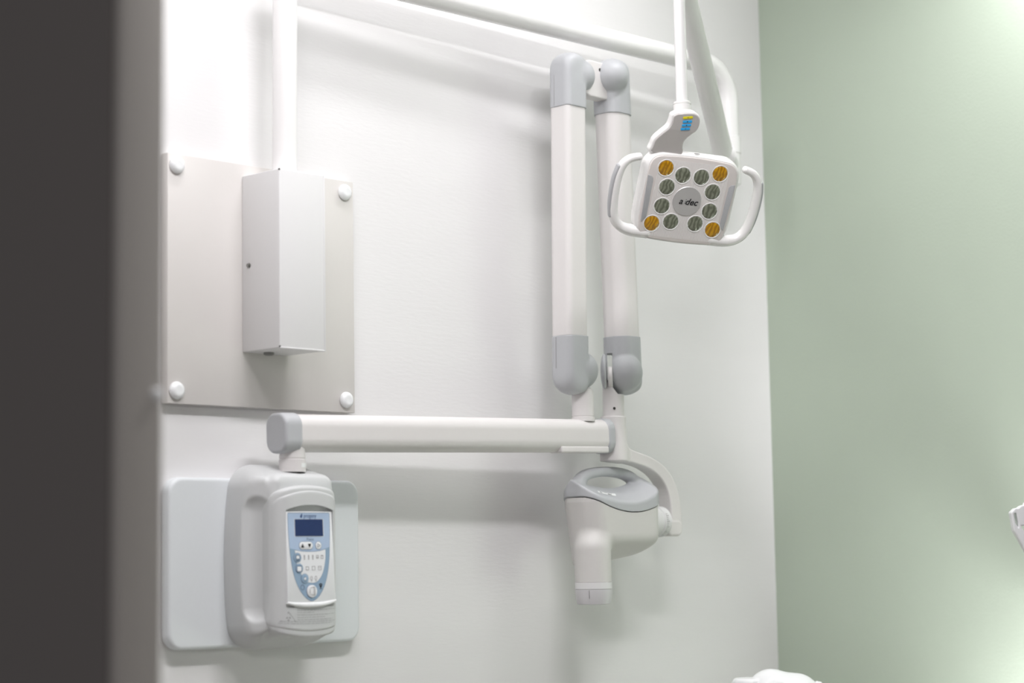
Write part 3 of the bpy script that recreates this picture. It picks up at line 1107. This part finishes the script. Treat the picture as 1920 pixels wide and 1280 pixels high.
def strip(x, y, z):
    s, u, v = arm_local(x, y, z)
    e = s_box(s - (LA - 0.068), u + 0.0085, v + 0.0268, 0.066, 0.0165, 0.0062, 0.003)
    return e


blob('cable_cover', strip, (2.80, -0.15, 1.49), (2.97, -0.08, 1.54), 0.0012, M_ARM, ea)


# folded pair of upright arms
def tilt(x, z, x0, z0, k):
    return x - (x0 + k * (z - z0))


LX = lambda z: 2.870 + (z - 1.721) * 0.0178
RX = lambda z: 3.023 - (z - 1.730) * 0.0284


def left_bar(hx, hy, r):
    return lambda x, y, z: s_rect(x - LX(z), y + 0.11, hx, hy, r)


def right_bar(hx, hy, r):
    return lambda x, y, z: s_rect(x - RX(z), y + 0.11, hx, hy, r)


lb, rb = left_bar(0.0285, 0.0258, 0.012), right_bar(0.0325, 0.0305, 0.024)
lbc, rbc = left_bar(0.0305, 0.0278, 0.013), right_bar(0.0345, 0.0325, 0.025)
la = blob('scissor_arm', lambda x, y, z: s_extrude(lb(x, y, z), z - 1.9455, 0.2245, 0.001), (2.82, -0.155, 1.69), (2.93, -0.065, 2.20), 0.0022, M_ARM, xr)
ra = blob('scissor_arm', lambda x, y, z: s_extrude(rb(x, y, z), z - 1.952, 0.2235, 0.001), (2.95, -0.155, 1.70), (3.08, -0.065, 2.20), 0.0022, M_ARM, xr)


def el_lt(x, y, z):
    e = np.maximum(lbc(x, y, z), 2.1685 - z)
    e = smax(e, s_caps(x, y, z, (2.883, -0.11, 2.0), (2.884, -0.11, 2.2365), 0.0435), 0.010)
    l_ = s_ell(x - 2.911, y + 0.110, z - 2.238, 0.031, 0.033, 0.034)
    return smin(e, l_, 0.006)


def el_rt(x, y, z):
    e = np.maximum(rbc(x, y, z), 2.1735 - z)
    e = smax(e, s_caps(x, y, z, (3.012, -0.11, 2.0), (3.010, -0.11, 2.2450), 0.0440), 0.008)
    l_ = s_ell(x - 2.991, y + 0.1245, z - 2.2475, 0.0345, 0.0345, 0.0345)
    return smin(e, l_, 0.004)


def el_ll(x, y, z):
    e = np.maximum(lbc(x, y, z), z - 1.7225)
    e = smax(e, s_caps(x, y, z, (2.876, -0.11, 1.9), (2.876, -0.11, 1.6535), 0.0435), 0.010)
    l_ = s_ell(x - 2.9035, y + 0.110, z - 1.659, 0.030, 0.032, 0.0355)
    return smin(e, l_, 0.006)


def el_lr(x, y, z):
    e = np.maximum(rbc(x, y, z), z - 1.7305)
    e = smax(e, s_caps(x, y, z, (3.024, -0.11, 1.9), (3.028, -0.11, 1.6605), 0.0440), 0.008)
    l_ = s_ell(x - 3.0125, y + 0.1255, z - 1.6590, 0.0345, 0.0345, 0.0375)
    e = smin(e, l_, 0.004)
    # slot for the tongue, open towards the camera side
    n = (x - 2.980) * 0.656 - (y + 0.118) * 0.755
    sl = np.maximum(np.abs(n + 0.0025) - 0.005, z - 1.698)
    e = np.maximum(e, -sl)
    # thin cheek on the far left of the slot
    n2 = (x - 2.966) * 0.656 - (y + 0.112) * 0.755
    m2 = (x - 2.966) * 0.755 + (y + 0.112) * 0.656
    ck = np.maximum(s_ell(n2, m2, z - 1.6605, 0.0075, 0.028, 0.0345), n2 - 0.0035)
    return np.minimum(e, ck)


blob('elbow_cover', el_lt, (2.83, -0.16, 2.155), (2.97, -0.06, 2.295), 0.0015, M_COVER, la, 55)
blob('elbow_cover', el_ll, (2.82, -0.16, 1.60), (2.96, -0.06, 1.735), 0.0015, M_COVER, la, 55)
blob('elbow_cover', el_rt, (2.94, -0.175, 2.16), (3.07, -0.06, 2.30), 0.0015, M_COVER, ra, 55)
blob('elbow_cover', el_lr, (2.93, -0.175, 1.61), (3.08, -0.06, 1.745), 0.0013, M_COVER, ra, 50)


for (z0, z1) in ((2.171, 2.232), (1.660, 1.720)):
    xm = LX((z0 + z1) / 2) - 0.0305
    rod('cover_seam', (LX(z0) - 0.0305, -0.1015, z0), (LX(z1) - 0.0305, -0.1015, z1), 0.0004, M_ICON, la, 0.0001, 8)


def pivot(x, y, z):
    e = s_extrude(s_rect(x - 2.955, z - 2.235, 0.045, 0.0365, 0.020), y + 0.112, 0.014, 0.003)
    return e


pv = blob('pivot_bracket', pivot, (2.90, -0.135, 2.19), (3.01, -0.09, 2.28), 0.0014, M_ARM, xr)
lathe('pivot_hole', (2.9565, -0.1258, 2.2555), (0, -1, 0), [(0, 0), (0.0035, 0), (0.0035, 0.0006), (0, 0.0007)], M_GAP, pv, 16)

lathe('arm_collar', (2.9035, -0.11, 1.560), (0, 0, 1), [(0, 0), (0.0225, 0), (0.0225, 0.0085), (0.0205, 0.0092), (0.0205, 0.0100), (0.0212, 0.0106), (0.0212, 0.055), (0.019, 0.062), (0, 0.075)], M_ARM, xr)

# yoke : neck and curved bracket down to the tube head
YK = [(2.990, 1.503), (3.035, 1.494), (3.075, 1.4855), (3.112, 1.4700), (3.1385, 1.447), (3.153, 1.418), (3.1585, 1.388), (3.1595, 1.362)]
YW = [0.015, 0.012, 0.0118, 0.0128, 0.0140, 0.0148, 0.0155, 0.0160]
_yk = spline([Vector((p[0], p[1], w_)) for p, w_ in zip(YK, YW)], 4)
YK, YW = [(p.x, p.y) for p in _yk], [p.z for p in _yk]


def yoke(x, y, z):
    d2 = s_poly2(x, z, YK, YW)
    e = s_extrude(d2, y + 0.112, 0.0165, 0.003)
    r = 0.0250 + 0.002 * np.clip((1.56 - z) / 0.07, 0, 1)
    nk_ = s_extrude(np.hypot(x - 2.9915, y + 0.11) - r, z - 1.5295, 0.0435, 0.0015)
    e = smin(e, nk_, 0.012)
    ft = s_extrude(s_rect(x - 3.151, z - 1.356, 0.025, 0.0165, 0.0155), y + 0.112, 0.0175, 0.005)
    return np.minimum(e, ft)


yk = blob('yoke', yoke, (2.955, -0.145, 1.33), (3.19, -0.075, 1.58), 0.0014, M_ARM, xr, 55)


def tongue(x, y, z):
    e = s_extrude(np.hypot(x - 2.9935, y + 0.11) - 0.0208, z - 1.592, 0.024, 0.001)
    n = (x - 2.980) * 0.656 - (y + 0.118) * 0.755
    t_ = s_extrude(np.hypot((x - 2.980) * 0.755 + (y + 0.118) * 0.656, z - 1.650) - 0.020, n + 0.0025, 0.0042, 0.001)
    t2 = smax(np.hypot(x - 2.9935, y + 0.11) - 0.0208, np.maximum(np.maximum(1.60 - z, z - 1.663), 1.1 * (n - 0.002) + 0.8 * (z - 1.630)), 0.004)
    return np.minimum(np.minimum(e, t_), t2)


tg = blob('neck_tongue', tongue, (2.955, -0.15, 1.56), (3.03, -0.08, 1.685), 0.0012, M_ARM, yk, 50)
lathe('set_screw', (2.978, -0.1255, 1.588), (-0.73, -0.68, 0), [(0, -0.001), (0.0026, -0.001), (0.0026, 0.0005), (0, 0.0006)], M_GAP, yk, 16)
dial = lathe('angle_dial', (3.070, -0.112, 1.3685), (1, 0, 0), [(0, 0), (0.029, 0), (0.029, 0.036), (0.0305, 0.037), (0.0305, 0.056), (0.0295, 0.057), (0, 0.057)], M_RING, xr, 64)
ticks = bmesh.new()
for i in range(-7, 12):
    a = math.radians(200 + i * 7)
    c0, s0 = math.cos(a), math.sin(a)
    t0, t1 = -s0, c0
    for (u0, u1) in ((0.0400, 0.0455 if i % 3 else 0.0480),):
        hwid = 0.0004 if i % 3 else 0.0006
        vs = [ticks.verts.new((3.070 + u, -0.112 + 0.0308 * c0 + t0 * w_, 1.3685 + 0.0308 * s0 + t1 * w_)) for (u, w_) in ((u0, -hwid), (u1, -hwid), (u1, hwid), (u0, hwid))]
        ticks.faces.new(vs)
me = bpy.data.meshes.new('ticks')
ticks.to_mesh(me)
ticks.free()
link('dial_marks', me, M_ICON, dial, False)


# tube head
HX, HY = 2.980, -0.112


def zborder(x):
    u = x - 2.995
    u = np.clip(u, -0.122, 0.2)
    return 1.3815 + np.where(u < 0, 2.0, 2.6) * u * u


def foot(x, y, z, g=0.0):
    tp = 0.16 * np.clip(1.405 - z, 0, 1)
    hx = 0.105 - tp * 0.5
    return s_rect(x - (HX + tp * 0.5), y - HY, hx + g, 0.0455 + g, 0.032)


def tube(x, y, z):
    e = foot(x, y, z)
    e = smax(e, 1.2865 + (x - 2.94) * 0.16 - z, 0.014)
    e = smax(e, (-(y + 0.157)) * 0.62 - (z - 1.3300 - (x - 2.98) * 0.02) * 0.78, 0.012)
    e = smax(e, (x - 3.078) * 0.7 - (z - 1.322) * 0.71, 0.02)
    e = np.maximum(e, z - zborder(x) - 0.004)
    # beam tube running down from the front left
    cn = s_caps(x, y, z, (2.9010, -0.1290, 1.314), (2.8985, -0.1325, 1.20), 0.0352, 0.0345)
    e = smin(e, cn, 0.014)
    return np.maximum(e, 1.2535 - z)


th = blob('tube_head', tube, (2.84, -0.185, 1.245), (3.10, -0.05, 1.43), 0.0012, M_HEAD_DIM, xr, 60)
lathe('cone_ring', (2.8985, -0.1325, 1.2535), (0, 0, -1), [(0, 0), (0.0352, 0), (0.0352, 0.0122), (0.0345, 0.0128), (0, 0.0128)], M_RING, th, 56)
lathe('cone_tip', (2.8985, -0.1325, 1.2405), (0, 0, -1), [(0, 0), (0.0352, 0), (0.0350, 0.008), (0.0338, 0.018), (0.0315, 0.0275), (0.0300, 0.0282), (0, 0.0282)], M_CONE, th, 56)
rod('cone_seam', (2.8985 - 0.0305, -0.1325 - 0.0160, 1.2235), (2.8985 - 0.0311, -0.1325 - 0.0163, 1.2390), 0.0005, M_STEEL, th, 0.0001, 8)


def lipz(x):
    return np.minimum(1.4065 + np.where(x < 2.985, 1.35, 3.2) * (x - 2.985) ** 2, 1.4285)


HP = [(2.889, 1.424), (2.897, 1.441), (2.922, 1.4590), (2.977, 1.4660), (3.035, 1.4615), (3.066, 1.4460), (3.074, 1.424)]


def hcover(x, y, z):
    d = -y
    e = foot(x, y, z, 0.0015)
    back = np.minimum((d - 0.157) * -0.50, 0.0275)
    ztop = lipz(x) + back - np.clip(0.100 - d, 0, 1) * 0.9
    e = smax(e, (z - ztop) * 0.86, 0.006)
    e = np.maximum(e, zborder(x) + 0.0055 - z)
    hd = s_poly2(x, z, [tuple(p) for p in HPs], HW)
    hd = s_extrude(hd, y + 0.098, 0.0145, 0.009)
    return smin(e, hd, 0.010)


HPs = [(p.x, p.y) for p in spline([Vector((q[0], q[1], 0)) for q in HP], 4)]
HW = [0.0105 - 0.001 * math.sin(math.pi * i / (len(HPs) - 1)) for i in range(len(HPs))]
hc = blob('handle_cover', hcover, (2.86, -0.17, 1.375), (3.095, -0.055, 1.485), 0.0011, M_COVER, th, 60)
seam = None
# white sticker lying on the sloped top of the cover
sk = bmesh.new()


def ctop(x, y):
    lo_, hi_ = 1.39, 1.47
    zs = np.linspace(hi_, lo_, 320)
    f = hcover(np.full(320, x), np.full(320, y), zs)
    k = int(np.argmax(f < 0))
    return float(zs[k])


st_mesh = []
NU, NV = 10, 6
for i in range(NU + 1):
    row = []
    for j in range(NV + 1):
        u, v = i / NU, j / NV
        x = 2.9215 + 0.052 * u - 0.010 * v
        y = -0.127 - 0.011 * v - 0.0 * u
        row.append(sk.verts.new((x, y, ctop(x, y) + 0.0007)))
    st_mesh.append(row)
for i in range(NU):
    for j in range(NV):
        sk.faces.new((st_mesh[i][j], st_mesh[i + 1][j], st_mesh[i + 1][j + 1], st_mesh[i][j + 1]))
link('sticker', from_bm(sk), M_LABEL, th)
sk = bmesh.new()
for (u0, v0, u1, v1) in ((0.12, 0.35, 0.17, 0.75), (0.19, 0.5, 0.23, 0.8), (0.55, 0.55, 0.60, 0.85), (0.62, 0.5, 0.68, 0.85), (0.70, 0.6, 0.75, 0.85), (0.3, 0.15, 0.8, 0.2), (0.3, 0.3, 0.5, 0.35)):
    vs = []
    for (u, v) in ((u0, v0), (u1, v0), (u1, v1), (u0, v1)):
        x = 2.9215 + 0.052 * u - 0.010 * v
        y = -0.127 - 0.011 * v
        vs.append(sk.verts.new((x, y, ctop(x, y) + 0.0012)))
    sk.faces.new(vs)
link('sticker_marks', from_bm(sk), M_INK, th, False)

# ================================================================== delivery arm at the bottom edge
da_ = thing('delivery_arm', (3.20, -0.33, 0.0), 'rounded white arm joint with a bar, rising at the bottom edge by the green wall', 'equipment arm')


def joint(x, y, z):
    a = s_caps(x, y, z, (3.165, -0.295, 1.03), (3.165, -0.295, 0.90), 0.034)
    a = s_extrude(np.hypot(x - 3.165, y + 0.295) - 0.036, z - 0.985, 0.080, 0.010)
    b = s_ell(x - 3.190, y + 0.325, z - 1.030, 0.040, 0.046, 0.050)
    c_ = s_caps(x, y, z, (3.190, -0.325, 1.0245), (3.222, -0.358, 1.0215), 0.0535, 0.0515)
    return np.minimum(a, smin(b, c_, 0.01))


blob('joint_housing', joint, (3.10, -0.45, 0.89), (3.30, -0.24, 1.10), 0.0025, M_CAP, da_)
lathe('joint_cap', (3.247, -0.385, 1.008), (0.70, -0.71, -0.03), [(0, 0), (0.0475, 0), (0.0495, 0.004), (0.0480, 0.012), (0.04, 0.017), (0, 0.018)], M_CAP, da_, 48)
dx = Vector((0.69, -0.72, -0.03)).normalized()
bs = Vector((3.235, -0.372, 1.031))
rod('bar', bs, bs + dx * 0.50, 0.021, M_LAMP, da_, 0.003)
rod('column', (3.165, -0.295, 0.03), (3.165, -0.295, 0.92), 0.033, M_LAMP, da_, 0.002)
lathe('foot', (3.165, -0.295, 0.0), (0, 0, 1), [(0, 0), (0.14, 0), (0.14, 0.015), (0.12, 0.03), (0, 0.035)], M_LAMP, da_, 48)

# ================================================================== instrument holder at the right edge
ho = thing('instrument_holder', (3.17, -0.93, 0.0), 'small white plastic instrument holder with a slotted clip, at the right edge', 'instrument holder')
R_ = Vector((0.69, -0.72, 0.0))
hx_, hy_ = np.array([0.69, -0.72, 0.0]), np.array([0.72, 0.69, 0.0])
HC = np.array([3.1376, -0.8983, 1.3658])


def hol(x, y, z):
    x, y, z = x - HC[0], y - HC[1], z - HC[2]
    return x * hx_[0] + y * hx_[1], x * hy_[0] + y * hy_[1], z


def holder(x, y, z):
    u, v, w_ = hol(x, y, z)
    ds = s_poly2(u, w_, [(-0.002, 0.003), (-0.006, -0.002), (0.000, -0.030), (0.016, -0.055), (0.035, -0.090)], [0.004, 0.005, 0.007, 0.0095, 0.012])
    pl = np.hypot(u - 0.0115, (w_ + 0.006) * 0.75) - 0.0135
    d2 = smin(ds, pl, 0.004)
    slot = s_poly2(u, w_, [(-0.0035, -0.004), (-0.0015, -0.018), (0.0005, -0.026)], [0.0019, 0.0024, 0.0005])
    d2 = np.maximum(d2, -slot)
    hole = s_poly2(u, w_, [(0.016, -0.029), (0.026, -0.034)], [0.0065, 0.009])
    d2 = np.maximum(d2, -hole)
    d2 = np.minimum(d2, s_poly2(u, w_, [(0.0085, -0.037), (0.0145, -0.043)], [0.0032, 0.0032]))
    return s_extrude(d2, v, 0.010, 0.002)


blob('clip_body', holder, (3.10, -0.96, 1.26), (3.20, -0.86, 1.40), 0.0012, M_CAP, ho)


def knob(x, y, z):
    u, v, w_ = hol(x, y, z)
    return s_ell(u - 0.0195, v + 0.004, w_ - 0.0125, 0.0085, 0.012, 0.0055)


def plug(x, y, z):
    u, v, w_ = hol(x, y, z)
    return s_caps(u, v, w_, (0.024, -0.002, -0.03), (0.05, 0, -0.036), 0.0065)


blob('knob', knob, (3.12, -0.96, 1.31), (3.22, -0.86, 1.40), 0.0012, M_CAP, ho)
blob('plug', plug, (3.12, -0.97, 1.31), (3.22, -0.86, 1.40), 0.0012, M_CAP, ho)
top_ = Vector(HC) + R_ * 0.036 + Z3 * -0.092
rod('stem', Vector((top_.x, top_.y, 0.02)), top_, 0.012, M_LAMP, ho, 0.002)
lathe('foot', (top_.x, top_.y, 0.0), (0, 0, 1), [(0, 0), (0.11, 0), (0.11, 0.012), (0.09, 0.02), (0, 0.024)], M_LAMP, ho, 40)
